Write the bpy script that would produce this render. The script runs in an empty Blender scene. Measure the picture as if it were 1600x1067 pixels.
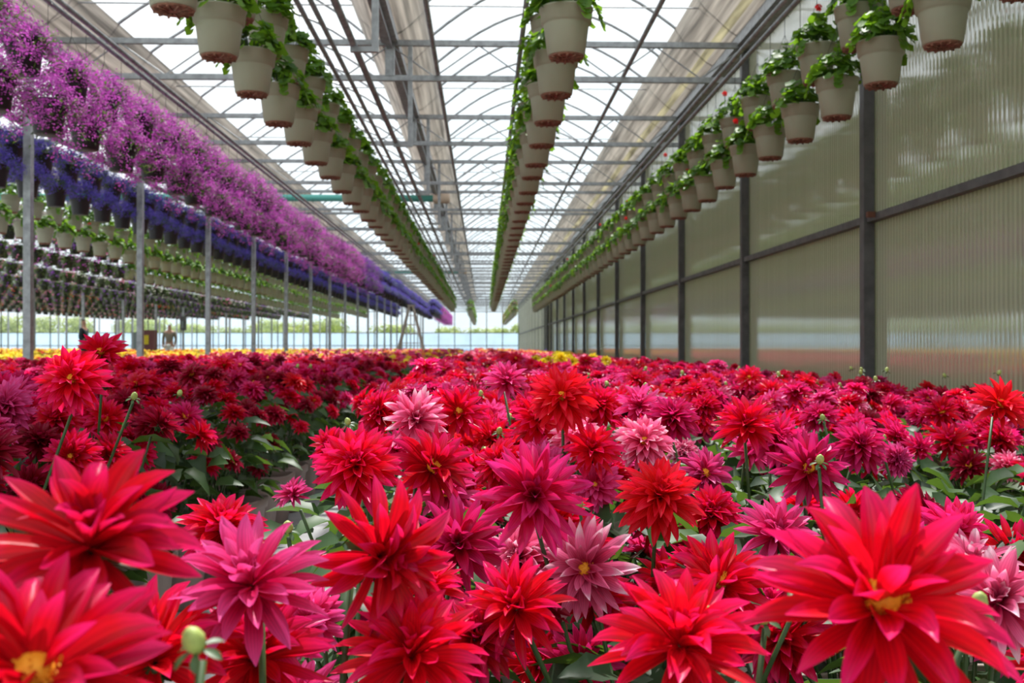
import bpy, math, random
import numpy as np
from mathutils import Vector, Matrix, Quaternion
PI = math.pi
C = bpy.context.scene.collection
sc = bpy.context.scene
# ------------------------------------------------------------------ camera, sky, sun, exposure
CAMH = 0.90
F = 1600.0
VX, VY = 756.0, 540.0
cam_d = bpy.data.cameras.new('camera'); cam = bpy.data.objects.new('camera', cam_d); C.objects.link(cam)
cam.location = (0, 0, CAMH)
cam.rotation_euler = (PI/2 + math.atan(6.5/F), 0, -math.atan(44.0/F))
cam_d.lens = 36; cam_d.sensor_width = 36; cam_d.clip_start = 0.02; cam_d.clip_end = 600
cam_d.dof.use_dof = True; cam_d.dof.focus_distance = 1.75; cam_d.dof.aperture_fstop = 9.0
sc.camera = cam
sc.view_settings.view_transform = 'Standard'; sc.view_settings.look = 'None'
sc.view_settings.gamma = 1.0; sc.view_settings.use_curve_mapping = False
sc.view_settings.exposure = 0.0
w = bpy.data.worlds.new('World'); sc.world = w; w.use_nodes = True
wn, wl = w.node_tree.nodes, w.node_tree.links
for n in list(wn): wn.remove(n)
wo = wn.new('ShaderNodeOutputWorld'); bg = wn.new('ShaderNodeBackground')
tc = wn.new('ShaderNodeTexCoord'); no = wn.new('ShaderNodeTexNoise'); cr = wn.new('ShaderNodeValToRGB')
no.inputs['Scale'].default_value = 2.2; no.inputs['Detail'].default_value = 5
cr.color_ramp.elements[0].position = 0.35; cr.color_ramp.elements[0].color = (0.80, 0.94, 1.0, 1)
cr.color_ramp.elements[1].position = 0.62; cr.color_ramp.elements[1].color = (0.98, 0.99, 1.0, 1)
wl.new(tc.outputs['Generated'], no.inputs['Vector']); wl.new(no.outputs['Fac'], cr.inputs['Fac'])
wl.new(cr.outputs['Color'], bg.inputs['Color']); bg.inputs['Strength'].default_value = 1.28
wl.new(bg.outputs[0], wo.inputs['Surface'])
sun_d = bpy.data.lights.new('sun', 'SUN'); sun = bpy.data.objects.new('sun', sun_d); C.objects.link(sun)
sun_d.energy = 9.5; sun_d.angle = math.radians(1.0); sun_d.color = (1.0, 0.96, 0.9)
SUNV = Vector((0.06, 0.50, 0.95)).normalized()
sun.rotation_euler = SUNV.to_track_quat('Z', 'Y').to_euler(); sun.location = (10, 10, 30)

# ------------------------------------------------------------------ materials
def newmat(name):
    m = bpy.data.materials.new(name); m.use_nodes = True
    for n in list(m.node_tree.nodes): m.node_tree.nodes.remove(n)
    return m, m.node_tree.nodes, m.node_tree.links
def pmat(name, col, rough=0.5, metal=0.0, noise=0.0, scale=30, spec=0.5, transl=0.0, stretch=None):
    m, N, L = newmat(name)
    out = N.new('ShaderNodeOutputMaterial'); p = N.new('ShaderNodeBsdfPrincipled')
    p.inputs['Roughness'].default_value = rough; p.inputs['Metallic'].default_value = metal
    p.inputs['Specular IOR Level'].default_value = spec
    p.inputs['Base Color'].default_value = (*col, 1)
    src = None
    if noise:
        t = N.new('ShaderNodeTexCoord'); nz = N.new('ShaderNodeTexNoise'); nz.inputs['Scale'].default_value = scale
        nz.inputs['Detail'].default_value = 4
        if stretch:
            mp = N.new('ShaderNodeMapping'); mp.inputs['Scale'].default_value = stretch
            L.new(t.outputs['Object'], mp.inputs['Vector']); L.new(mp.outputs[0], nz.inputs['Vector'])
        else: L.new(t.outputs['Object'], nz.inputs['Vector'])
        r = N.new('ShaderNodeValToRGB')
        r.color_ramp.elements[0].position = 0.3; r.color_ramp.elements[1].position = 0.7
        r.color_ramp.elements[0].color = (*[c*(1-noise) for c in col], 1)
        r.color_ramp.elements[1].color = (*[min(1, c*(1+noise)) for c in col], 1)
        L.new(nz.outputs['Fac'], r.inputs['Fac']); L.new(r.outputs['Color'], p.inputs['Base Color']); src = r
    if transl:
        tr = N.new('ShaderNodeBsdfTranslucent'); tr.inputs['Color'].default_value = (*col, 1)
        if src: L.new(src.outputs['Color'], tr.inputs['Color'])
        mx = N.new('ShaderNodeMixShader'); mx.inputs[0].default_value = transl
        L.new(p.outputs[0], mx.inputs[1]); L.new(tr.outputs[0], mx.inputs[2]); L.new(mx.outputs[0], out.inputs['Surface'])
    else: L.new(p.outputs[0], out.inputs['Surface'])
    return m
def petal_mat(name, core, tip, pos=0.55, white=None):
    # colour attribute: r = along petal, g = across, b = random per petal
    m, N, L = newmat(name)
    out = N.new('ShaderNodeOutputMaterial'); p = N.new('ShaderNodeBsdfPrincipled')
    p.inputs['Roughness'].default_value = 0.42; p.inputs['Specular IOR Level'].default_value = 0.3
    at = N.new('ShaderNodeAttribute'); at.attribute_name = 'pc'
    sp = N.new('ShaderNodeSeparateColor'); L.new(at.outputs['Color'], sp.inputs[0])
    oi = N.new('ShaderNodeObjectInfo')
    r = N.new('ShaderNodeValToRGB'); e = r.color_ramp.elements
    e[0].position = 0.0; e[0].color = (*core, 1); e[1].position = 1.0; e[1].color = (*tip, 1)
    x = e.new(pos); x.color = (*core, 1)
    if white: e[3 if len(e) > 3 else -1].color = (*white, 1); y = e.new(0.82); y.color = (*tip, 1)
    # fac = along + (rand-0.5)*0.35
    a1 = N.new('ShaderNodeMath'); a1.operation = 'MULTIPLY_ADD'; a1.inputs[1].default_value = 0.30; a1.inputs[2].default_value = -0.15
    L.new(sp.outputs[2], a1.inputs[0])
    a2 = N.new('ShaderNodeMath'); a2.operation = 'ADD'; L.new(sp.outputs[0], a2.inputs[0]); L.new(a1.outputs[0], a2.inputs[1])
    L.new(a2.outputs[0], r.inputs['Fac'])
    # fine veins running along the petal
    s = N.new('ShaderNodeMath'); s.operation = 'SINE'
    s0 = N.new('ShaderNodeMath'); s0.operation = 'MULTIPLY'; s0.inputs[1].default_value = 38.0
    L.new(sp.outputs[1], s0.inputs[0]); L.new(s0.outputs[0], s.inputs[0])
    v = N.new('ShaderNodeMath'); v.operation = 'MULTIPLY_ADD'; v.inputs[1].default_value = 0.10; v.inputs[2].default_value = 0.94
    L.new(s.outputs[0], v.inputs[0])
    rv = N.new('ShaderNodeMath'); rv.operation = 'MULTIPLY_ADD'; rv.inputs[1].default_value = 0.35; rv.inputs[2].default_value = 0.82
    L.new(oi.outputs['Random'], rv.inputs[0])
    vv = N.new('ShaderNodeMath'); vv.operation = 'MULTIPLY'; L.new(v.outputs[0], vv.inputs[0]); L.new(rv.outputs[0], vv.inputs[1])
    sc_ = N.new('ShaderNodeVectorMath'); sc_.operation = 'SCALE'
    L.new(r.outputs['Color'], sc_.inputs[0]); L.new(vv.outputs[0], sc_.inputs['Scale'])
    L.new(sc_.outputs[0], p.inputs['Base Color'])
    tr = N.new('ShaderNodeBsdfTranslucent'); L.new(sc_.outputs[0], tr.inputs['Color'])
    mx = N.new('ShaderNodeMixShader'); mx.inputs[0].default_value = 0.42
    L.new(p.outputs[0], mx.inputs[1]); L.new(tr.outputs[0], mx.inputs[2]); L.new(mx.outputs[0], out.inputs['Surface'])
    return m
def leaf_mat(name, c0, c1, transl=0.3, rough=0.4, back=None, spec=0.5):
    m, N, L = newmat(name)
    out = N.new('ShaderNodeOutputMaterial'); p = N.new('ShaderNodeBsdfPrincipled')
    p.inputs['Roughness'].default_value = rough; p.inputs['Specular IOR Level'].default_value = spec
    at = N.new('ShaderNodeAttribute'); at.attribute_name = 'pc'
    sp = N.new('ShaderNodeSeparateColor'); L.new(at.outputs['Color'], sp.inputs[0])
    mx0 = N.new('ShaderNodeMix'); mx0.data_type = 'RGBA'
    mx0.inputs['A'].default_value = (*c0, 1); mx0.inputs['B'].default_value = (*c1, 1)
    L.new(sp.outputs[2], mx0.inputs['Factor'])
    L.new(mx0.outputs['Result'], p.inputs['Base Color'])
    tr = N.new('ShaderNodeBsdfTranslucent')
    g = N.new('ShaderNodeMix'); g.data_type = 'RGBA'; g.inputs['Factor'].default_value = 0.55
    g.inputs['B'].default_value = (*(back or (0.25, 0.45, 0.04)), 1); L.new(mx0.outputs['Result'], g.inputs['A'])
    L.new(g.outputs['Result'], tr.inputs['Color'])
    mx = N.new('ShaderNodeMixShader'); mx.inputs[0].default_value = transl
    L.new(p.outputs[0], mx.inputs[1]); L.new(tr.outputs[0], mx.inputs[2]); L.new(mx.outputs[0], out.inputs['Surface'])
    return m
M = {}
M['steel'] = pmat('galvanised steel', (0.30, 0.31, 0.32), 0.45, 0.55, 0.25, 14)
M['steel_dark'] = pmat('weathered steel', (0.085, 0.08, 0.08), 0.55, 0.3, 0.3, 10)
M['rust'] = pmat('rusty clip', (0.12, 0.04, 0.02), 0.8)
M['floor'] = pmat('concrete floor', (0.24, 0.24, 0.245), 0.8, 0, 0.2, 3)
M['grass'] = pmat('outside grass', (0.13, 0.20, 0.05), 0.9, 0, 0.3, 0.6)
M['soil'] = pmat('potting soil', (0.02, 0.014, 0.01), 0.95)
M['pot'] = pmat('grey green plastic pot', (0.33, 0.325, 0.235), 0.5, 0, 0.06, 5)
M['pot_base'] = pmat('terracotta stained base', (0.22, 0.095, 0.06), 0.8, 0, 0.4, 60)
M['pot_dark'] = pmat('dark plastic pot', (0.016, 0.018, 0.020), 0.45)
M['planter'] = pmat('taupe planter', (0.27, 0.205, 0.185), 0.6, 0, 0.12, 8)
M['wire'] = pmat('hanger wire', (0.05, 0.05, 0.05), 0.5, 0.3)
M['stem'] = pmat('green stem', (0.04, 0.085, 0.02), 0.5, 0, 0.3, 20, transl=0.1)
M['bud'] = pmat('bud', (0.40, 0.48, 0.13), 0.5, 0, 0.3, 60, transl=0.15)
M['yellow'] = pmat('pollen yellow', (0.85, 0.33, 0.01), 0.7, 0, 0.3, 300)
M['leaf'] = leaf_mat('dahlia leaf', (0.010, 0.030, 0.012), (0.040, 0.090, 0.024), 0.22, 0.5, None, 0.3)
M['gleaf'] = leaf_mat('geranium leaf', (0.03, 0.10, 0.010), (0.12, 0.25, 0.02), 0.40, 0.5, (0.32, 0.60, 0.02), 0.35)
M['bleaf'] = leaf_mat('basket leaf', (0.015, 0.04, 0.014), (0.06, 0.10, 0.03), 0.25, 0.5)
M['mag'] = leaf_mat('magenta floret', (0.40, 0.035, 0.36), (0.72, 0.16, 0.66), 0.35, 0.6, (0.75, 0.12, 0.70))
M['blu'] = leaf_mat('violet blue floret', (0.07, 0.045, 0.36), (0.20, 0.13, 0.66), 0.35, 0.6, (0.2, 0.12, 0.7))
M['vio'] = leaf_mat('purple floret', (0.16, 0.03, 0.32), (0.34, 0.08, 0.55), 0.35, 0.6, (0.35, 0.1, 0.6))
M['pnk'] = leaf_mat('pink floret', (0.70, 0.08, 0.30), (0.90, 0.35, 0.55), 0.35, 0.6, (0.9, 0.3, 0.5))
M['wht'] = leaf_mat('white floret', (0.75, 0.70, 0.70), (0.9, 0.80, 0.85), 0.35, 0.6, (0.9, 0.8, 0.8))
M['red'] = leaf_mat('geranium red', (0.60, 0.004, 0.008), (0.8, 0.02, 0.02), 0.35, 0.6, (0.8, 0.01, 0.01))
M['ylw'] = leaf_mat('yellow petal', (0.85, 0.60, 0.01), (0.95, 0.80, 0.06), 0.4, 0.6, (0.95, 0.8, 0.03))
M['org'] = leaf_mat('orange petal', (0.80, 0.16, 0.01), (0.9, 0.35, 0.02), 0.4, 0.6, (0.9, 0.3, 0.01))
PAL = {
 'red':  petal_mat('petal red', (0.70, 0.003, 0.018), (0.80, 0.014, 0.15), 0.62),
 'crim': petal_mat('petal crimson', (0.66, 0.004, 0.050), (0.78, 0.028, 0.24), 0.4),
 'mag':  petal_mat('petal magenta', (0.70, 0.008, 0.100), (0.84, 0.09, 0.36), 0.35),
 'pink': petal_mat('petal pale pink', (0.64, 0.012, 0.10), (0.86, 0.17, 0.36), 0.2, (0.95, 0.62, 0.74)),
 'dark': petal_mat('petal dark red', (0.30, 0.002, 0.012), (0.42, 0.010, 0.06), 0.5),
 'fire': petal_mat('petal orange red', (0.72, 0.008, 0.010), (0.76, 0.012, 0.05), 0.5),
 'yel':  petal_mat('petal yellow', (0.85, 0.62, 0.01), (0.95, 0.82, 0.06), 0.5),
}
def film():
    m, N, L = newmat('clear roof film')
    out = N.new('ShaderNodeOutputMaterial'); t = N.new('ShaderNodeBsdfTransparent'); t.inputs[0].default_value = (0.97, 0.985, 1, 1)
    tr = N.new('ShaderNodeBsdfTranslucent'); tr.inputs[0].default_value = (0.9, 0.95, 1, 1)
    mx = N.new('ShaderNodeMixShader'); mx.inputs[0].default_value = 0.12
    L.new(t.outputs[0], mx.inputs[1]); L.new(tr.outputs[0], mx.inputs[2]); L.new(mx.outputs[0], out.inputs['Surface'])
    return m
M['film'] = film()
def glass():
    m, N, L = newmat('clear glass')
    out = N.new('ShaderNodeOutputMaterial'); t = N.new('ShaderNodeBsdfTransparent'); t.inputs[0].default_value = (0.97, 0.99, 1, 1)
    g = N.new('ShaderNodeBsdfGlossy'); g.inputs['Roughness'].default_value = 0.02
    mx = N.new('ShaderNodeMixShader'); mx.inputs[0].default_value = 0.06
    L.new(t.outputs[0], mx.inputs[1]); L.new(g.outputs[0], mx.inputs[2]); L.new(mx.outputs[0], out.inputs['Surface'])
    return m
M['glass'] = glass()
M['skirt'] = pmat('dirty double film', (0.34, 0.305, 0.265), 0.45, 0, 0.6, 2.0, transl=0.3, stretch=(9, 0.22, 9))
M['skirt_y'] = pmat('yellowed film', (0.38, 0.34, 0.21), 0.5, 0, 0.6, 2.0, transl=0.3, stretch=(8, 0.5, 8))
M['shade'] = pmat('white lower panel', (0.70, 0.80, 0.92), 0.5, 0, 0.06, 1.0, transl=0.7)
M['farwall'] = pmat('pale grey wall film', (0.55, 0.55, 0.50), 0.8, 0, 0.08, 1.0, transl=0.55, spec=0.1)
M['teal'] = pmat('teal pipe', (0.10, 0.42, 0.36), 0.5)
M['tan'] = pmat('tan sleeve', (0.55, 0.42, 0.32), 0.7)
def poly():
    # twin wall polycarbonate: vertical ribs, olive tint, glossy
    m, N, L = newmat('ribbed polycarbonate')
    out = N.new('ShaderNodeOutputMaterial'); tcd = N.new('ShaderNodeTexCoord')
    sx = N.new('ShaderNodeSeparateXYZ'); L.new(tcd.outputs['Object'], sx.inputs[0])
    def math_(op, a, b=None, c=None):
        n = N.new('ShaderNodeMath'); n.operation = op
        for i, v in enumerate((a, b, c)):
            if v is None: continue
            if isinstance(v, (int, float)): n.inputs[i].default_value = v
            else: L.new(v, n.inputs[i])
        return n.outputs[0]
    mp = N.new('ShaderNodeMapping'); mp.inputs['Scale'].default_value = (0, 1.2, 0.12); L.new(tcd.outputs['Object'], mp.inputs['Vector'])
    nz = N.new('ShaderNodeTexNoise'); nz.inputs['Scale'].default_value = 2.0; nz.inputs['Detail'].default_value = 6; L.new(mp.outputs[0], nz.inputs['Vector'])
    mp2 = N.new('ShaderNodeMapping'); mp2.inputs['Scale'].default_value = (0, 9, 0.05); L.new(tcd.outputs['Object'], mp2.inputs['Vector'])
    nz2 = N.new('ShaderNodeTexNoise'); nz2.inputs['Scale'].default_value = 2.0; nz2.inputs['Detail'].default_value = 3; L.new(mp2.outputs[0], nz2.inputs['Vector'])
    wob = math_('MULTIPLY_ADD', nz.outputs['Fac'], 1.5, 0.0)
    ph = math_('MULTIPLY_ADD', sx.outputs['Y'], 2*PI/0.052, wob)
    s = math_('SINE', ph)
    line = math_('SMOOTH_MIN', math_('MAXIMUM', math_('MULTIPLY', s, 1.0), 0.2), 1.0, 0.1)
    st = math_('MULTIPLY_ADD', s, 0.5, 0.5)
    bump = N.new('ShaderNodeBump'); bump.inputs['Strength'].default_value = 0.11; bump.inputs['Distance'].default_value = 0.004
    L.new(st, bump.inputs['Height'])
    p = N.new('ShaderNodeBsdfDiffuse')
    ramp = N.new('ShaderNodeValToRGB')
    ramp.color_ramp.elements[0].color = (0.34, 0.34, 0.235, 1); ramp.color_ramp.elements[1].color = (0.60, 0.59, 0.44, 1)
    mxf = math_('MULTIPLY_ADD', nz2.outputs['Fac'], 0.6, math_('MULTIPLY', st, 0.4))
    L.new(mxf, ramp.inputs['Fac']); L.new(ramp.outputs['Color'], p.inputs['Color'])
    tr = N.new('ShaderNodeBsdfTranslucent'); L.new(ramp.outputs['Color'], tr.inputs['Color'])
    tp = N.new('ShaderNodeBsdfTransparent'); tp.inputs[0].default_value = (0.85, 0.88, 0.78, 1)
    m1 = N.new('ShaderNodeMixShader'); m1.inputs[0].default_value = 0.30; L.new(p.outputs[0], m1.inputs[1]); L.new(tr.outputs[0], m1.inputs[2])
    m2 = N.new('ShaderNodeMixShader'); L.new(math_('MULTIPLY_ADD', st, -0.10, 0.16), m2.inputs[0]); L.new(m1.outputs[0], m2.inputs[1]); L.new(tp.outputs[0], m2.inputs[2])
    g = N.new('ShaderNodeBsdfGlossy'); g.inputs['Roughness'].default_value = 0.055; g.inputs['Color'].default_value = (0.95, 0.97, 1, 1)
    L.new(bump.outputs[0], g.inputs['Normal'])
    fr = N.new('ShaderNodeFresnel'); fr.inputs['IOR'].default_value = 2.9
    ff = math_('MULTIPLY', fr.outputs[0], math_('MULTIPLY_ADD', st, -0.75, 1.25))
    ff = math_('MINIMUM', ff, 0.36)
    m3 = N.new('ShaderNodeMixShader'); L.new(ff, m3.inputs[0]); L.new(m2.outputs[0], m3.inputs[1]); L.new(g.outputs[0], m3.inputs[2])
    L.new(m3.outputs[0], out.inputs['Surface'])
    return m
M['poly'] = poly()
M['skin'] = pmat('skin', (0.35, 0.18, 0.12), 0.6); M['hair'] = pmat('hair', (0.02, 0.015, 0.012), 0.7)
M['navy'] = pmat('dark clothing', (0.012, 0.018, 0.025), 0.8); M['khaki'] = pmat('brown shirt', (0.18, 0.15, 0.11), 0.8)
M['white'] = pmat('white cloth', (0.75, 0.75, 0.72), 0.8); M['grey'] = pmat('grey cap', (0.12, 0.14, 0.15), 0.8)
M['cartgrey'] = pmat('grey panel', (0.16, 0.20, 0.20), 0.6); M['maroon'] = pmat('maroon body', (0.12, 0.03, 0.03), 0.6)
M['black'] = pmat('black rubber', (0.012, 0.014, 0.018), 0.6); M['alu'] = pmat('ladder', (0.42, 0.36, 0.32), 0.5, 0.2, 0.1, 10)
M['bark'] = pmat('bark', (0.06, 0.045, 0.03), 0.9)
M['tleaf'] = leaf_mat('tree leaf', (0.22, 0.30, 0.10), (0.50, 0.56, 0.20), 0.35, 0.6, (0.55, 0.62, 0.18))

# ------------------------------------------------------------------ geometry builder
class G:
    """collects verts / faces; one mesh each"""
    def __init__(s): s.v = []; s.f = []; s.m = []; s.c = []
    def add(s, vs, fs, mat=0, col=None):
        o = len(s.v); s.v += [tuple(v) for v in vs]
        s.f += [tuple(i+o for i in f) for f in fs]; s.m += [mat]*len(fs)
        if col is None: s.c += [(0, 0, .5)]*len(vs)
        elif isinstance(col, tuple): s.c += [col]*len(vs)
        else: s.c += list(col)
        return s
    def box(s, x0, x1, y0, y1, z0, z1, mat=0):
        v = [(x, y, z) for x in (x0, x1) for y in (y0, y1) for z in (z0, z1)]
        return s.add(v, [(0,1,3,2),(4,6,7,5),(0,4,5,1),(2,3,7,6),(0,2,6,4),(1,5,7,3)], mat)
    def tube(s, pts, r, n=8, mat=0, caps=True, col=None):
        pts = [Vector(p) for p in pts]; rs = r if isinstance(r, (list, tuple)) else [r]*len(pts)
        vs = []; fs = []; up = None
        for i, p in enumerate(pts):
            d = (pts[min(i+1, len(pts)-1)] - pts[max(i-1, 0)]).normalized()
            if up is None:
                a = Vector((0, 0, 1)) if abs(d.z) < .9 else Vector((1, 0, 0)); up = d.cross(a).normalized()
            else:
                up = (up - d*up.dot(d)).normalized()
            b = d.cross(up)
            for k in range(n):
                t = 2*PI*k/n; vs.append(p + (up*math.cos(t) + b*math.sin(t))*rs[i])
        for i in range(len(pts)-1):
            for k in range(n):
                a, b2 = i*n+k, i*n+(k+1) % n; fs.append((a, b2, b2+n, a+n))
        if caps: fs.append(tuple(range(n))[::-1]); fs.append(tuple(range((len(pts)-1)*n, len(pts)*n)))
        return s.add(vs, fs, mat, col)
    def lathe(s, prof, n=32, mat=0, z0=0, closed=False):
        vs = []; fs = []
        for r, z in prof:
            for k in range(n): t = 2*PI*k/n; vs.append((r*math.cos(t), r*math.sin(t), z+z0))
        for i in range(len(prof)-1):
            for k in range(n): a, b = i*n+k, i*n+(k+1) % n; fs.append((a, b, b+n, a+n))
        fs.append(tuple(range(n))[::-1]); fs.append(tuple(range((len(prof)-1)*n, len(prof)*n)))
        return s.add(vs, fs, mat)
    def arr(s):
        tot = np.array([len(f) for f in s.f], np.int32)
        return dict(v=np.array(s.v, np.float32).reshape(-1, 3), l=np.array([i for f in s.f for i in f], np.int32), t=tot,
                    m=np.array(s.m, np.int32), c=np.array(s.c, np.float32).reshape(-1, 3))
def mesh_arr(a, name, mats, smooth=True):
    me = bpy.data.meshes.new(name)
    me.vertices.add(len(a['v'])); me.vertices.foreach_set('co', a['v'].ravel())
    me.loops.add(len(a['l'])); me.loops.foreach_set('vertex_index', a['l'])
    me.polygons.add(len(a['t']))
    st = np.concatenate([[0], np.cumsum(a['t'])[:-1]]).astype(np.int32)
    me.polygons.foreach_set('loop_start', st)
    for m in mats: me.materials.append(m)
    me.polygons.foreach_set('material_index', a['m'])
    me.polygons.foreach_set('use_smooth', np.full(len(a['t']), smooth))
    at = me.color_attributes.new('pc', 'FLOAT_COLOR', 'POINT')
    at.data.foreach_set('color', np.concatenate([a['c'], np.ones((len(a['c']), 1), np.float32)], 1).ravel())
    me.update(calc_edges=True)
    return me
def mesh(g, name, mats, smooth=True): return mesh_arr(g.arr(), name, mats, smooth)
def merge(items):
    """items: (arr, 4x4 numpy, matmap or None)"""
    V = []; Lp = []; T = []; MM = []; CC = []; o = 0
    for a, mt, mm in items:
        V.append(a['v'] @ mt[:3, :3].T + mt[:3, 3]); Lp.append(a['l']+o); T.append(a['t'])
        MM.append(a['m'] if mm is None else np.array(mm, np.int32)[a['m']]); CC.append(a['c']); o += len(a['v'])
    return dict(v=np.concatenate(V).astype(np.float32), l=np.concatenate(Lp), t=np.concatenate(T), m=np.concatenate(MM), c=np.concatenate(CC))
def TM(x, y, z, rz=0, s=1):
    c, n = math.cos(rz)*s, math.sin(rz)*s
    return np.array([[c, -n, 0, x], [n, c, 0, y], [0, 0, s, z], [0, 0, 0, 1.0]])
def link(name, me, parent=None, loc=(0,0,0), rot=None, scale=1):
    o = bpy.data.objects.new(name, me); C.objects.link(o)
    if parent is not None: o.parent = parent
    o.location = loc
    if rot is not None: o.rotation_euler = rot
    if scale != 1: o.scale = (scale,)*3
    return o
def tag(o, label=None, cat=None, group=None, kind=None):
    if label: o['label'] = label
    if cat: o['category'] = cat
    if group: o['group'] = group
    if kind: o['kind'] = kind
    return o
def struct(name, g, mats, smooth=False, label=None):
    o = link(name, mesh(g, name, mats, smooth) if isinstance(g, G) else g); o['kind'] = 'structure'
    if label: o['label'] = label
    return o
ORD = ['', 'first', 'second', 'third', 'fourth', 'fifth', 'sixth', 'seventh', 'eighth', 'ninth', 'tenth', 'eleventh', 'twelfth',
       'thirteenth', 'fourteenth', 'fifteenth', 'sixteenth', 'seventeenth', 'eighteenth', 'nineteenth', 'twentieth']
def unproj(px, py, D): return Vector(((px-VX)/F*D, D, CAMH-(py-VY)/F*D))

# ------------------------------------------------------------------ setting
XW = 2.91; YEND = 86.0; ZG = 4.30          # right wall, end wall, gutter height
GUT = [XW, XW-3.95, XW-7.9, XW-11.85, XW-15.8, XW-19.75, XW-23.7, XW-27.65, XW-31.6, XW-35.55, XW-39.5, XW-43.45]
POSTY = [4.04+3.66*i for i in range(0, 23)]
g = G(); g.box(-44, XW+0.1, -4, YEND, -0.1, 0)
struct('floor', g, [M['floor']])
g = G(); g.add([(-160, -30, -0.12), (60, -30, -0.12), (60, 260, -0.12), (-160, 260, -0.12)], [(0,1,2,3)])
struct('ground', g, [M['grass']])
def arch_z(u): return 5.45 - 1.12*(abs(u)/1.975)**1.8
NU = 16
g = G()
for a, b in zip(GUT[1:], GUT[:-1]):
    c = (a+b)/2; vs = []; 
    for i in range(NU+1):
        u = -1.975 + 3.95*i/NU; vs += [(c+u, -4, arch_z(u)+.02), (c+u, YEND, arch_z(u)+.02)]
    g.add(vs, [(2*i, 2*i+1, 2*i+3, 2*i+2) for i in range(NU)])
struct('ceiling', g, [M['film']], True)
# opaque double film hanging along each gutter
n = 0
for gi, gx in enumerate(GUT[:5]):
    for sgn in (1, -1):
        if gi == 0 and sgn == 1: continue
        n += 1; g = G(); vs = []; K = 9; ys = [1+i*1.0 for i in range(0, 86)]
        rnd = random.Random(n)
        for y in ys:
            wv = 0.02*math.sin(y*0.9+n)+rnd.uniform(-.008, .008)
            for k in range(K):
                t = k/(K-1); d = 0.03+(0.52 if (gi, sgn) in ((0, -1), (2, 1)) else 0.40)*t
                u = 1.975-d
                z = arch_z(u)-0.015 - math.sin(t*PI)*(0.10+wv) - 0.02*math.sin(t*PI*3)
                vs.append((gx+sgn*(d - math.sin(t*PI)*-0.03), y, z))
        fs = [(i*K+k, i*K+k+1, (i+1)*K+k+1, (i+1)*K+k) for i in range(len(ys)-1) for k in range(K-1)]
        g.add(vs, fs)
        mi = [1 if (k == 2 and gi == 0) else 0 for i in range(len(ys)-1) for k in range(K-1)]; g.m = mi
        struct('trim_%d' % n, g, [M['skirt'], M['skirt_y']], True, 'dirty beige double film along the gutter')
for gi, gx in enumerate(GUT[:5]):
    n += 1; g = G(); g.box(gx-.09, gx+.09, 1, YEND, ZG-.06, ZG+.10); g.box(gx-.03, gx+.03, 1, YEND, ZG-.12, ZG-.06)
    struct('trim_%d' % n, g, [M['steel']], False, 'galvanised gutter running the length of the greenhouse')
# right wall: panels with a door gap
YG0, YG1 = 46.4, 48.6
g = G(); g.box(XW+.05, XW+.066, -4, YG0, 0, ZG+.1)
struct('wall_right', g, [M['poly']], False, 'ribbed olive translucent side wall panels')
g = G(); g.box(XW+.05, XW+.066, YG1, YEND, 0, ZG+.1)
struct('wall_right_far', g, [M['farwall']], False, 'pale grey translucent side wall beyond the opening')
g = G()
for y0, y1 in ((-4, YG0), (YG1, YEND)): g.box(XW-.02, XW+.045, y0, y1, 1.83, 1.885)
struct('trim_20', g, [M['steel_dark']], False, 'dark rail along the side wall')
g = G(); g.box(XW-.01, XW+.05, -4, YEND, 0, .12)
struct('baseboard_right', g, [M['steel_dark']])
for yy in (YG0-.06, YG1):
    g = G(); g.box(XW-.06, XW+.06, yy, yy+.12, 0, ZG)
    struct('door_1' if yy < YG1 else 'door_2', g, [M['steel_dark']], False, 'dark jamb of the opening in the side wall')
# end wall
g = G(); g.box(-44, XW, YEND, YEND+.02, 0, 1.97)
struct('wall_back', g, [M['shade']], False, 'pale blue white lower panels of the end wall')
g = G(); g.box(-44, XW, YEND, YEND+.02, 1.97, 5.4)
struct('window_1', g, [M['glass']])
g = G()
for k in range(35): x = XW-1.34*k; g.box(x-.035, x+.035, YEND-.08, YEND-.01, 0, 5.0)
for z in (0.9, 1.97, 3.75, 4.3): g.box(-44, XW, YEND-.08, YEND-.01, z-.03, z+.03)
struct('trim_21', g, [M['steel_dark']], False, 'thin steel grid of the end wall')

# posts
pm = G(); pm.box(-.04, .04, -.045, .045, 0, ZG-.05); pm.box(-.07, .07, -.07, .07, 0, .012)
post_me = mesh(pm, 'steel_post', [M['steel']], False)
postw_me = mesh(pm, 'wall_post', [M['steel_dark']], False)
ps = G(); ps.box(.015, .045, -.03, .03, 0, ZG-.05); posts_me = mesh(ps, 'wall_post_slim', [M['steel']], False)
clip = G(); clip.box(-.03, .03, -.02, .02, -.02, .02); clip_me = mesh(clip, 'clip', [M['rust']], False)
def in_frame(x, y, z, m=60):
    if y < .1: return False
    px = VX+F*x/y; py = VY-F*(z-CAMH)/y
    return -m < px < 1600+m and -m < py < 1067+m
for i, y in enumerate(POSTY):
    if y < 5: continue
    o = link('wall_post', postw_me if y < YG1 else posts_me, None, (XW-.0, y, 0))
    k = i
    if k <= 10: tag(o, 'dark steel wall post, %s from the near end, beside ribbed panels' % ORD[k], 'post', 'posts of the right wall')
    else: tag(o, 'thin dark steel wall post far along the ribbed side wall', 'post', 'posts of the right wall')
    if i == 1: link('rail_clip', clip_me, o, (-.045, -.20, 1.87))
    if y > 7: 
        o = link('steel_post', post_me, None, (GUT[2], y, 0))
        if k-1 <= 10 and k >= 2: tag(o, 'grey steel post beside the aisle of red dahlias, %s from the left' % ORD[k-1], 'post', 'posts of the near left line')
        else: tag(o, 'slim grey steel post far down the near left line', 'post', 'posts of the near left line')
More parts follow.
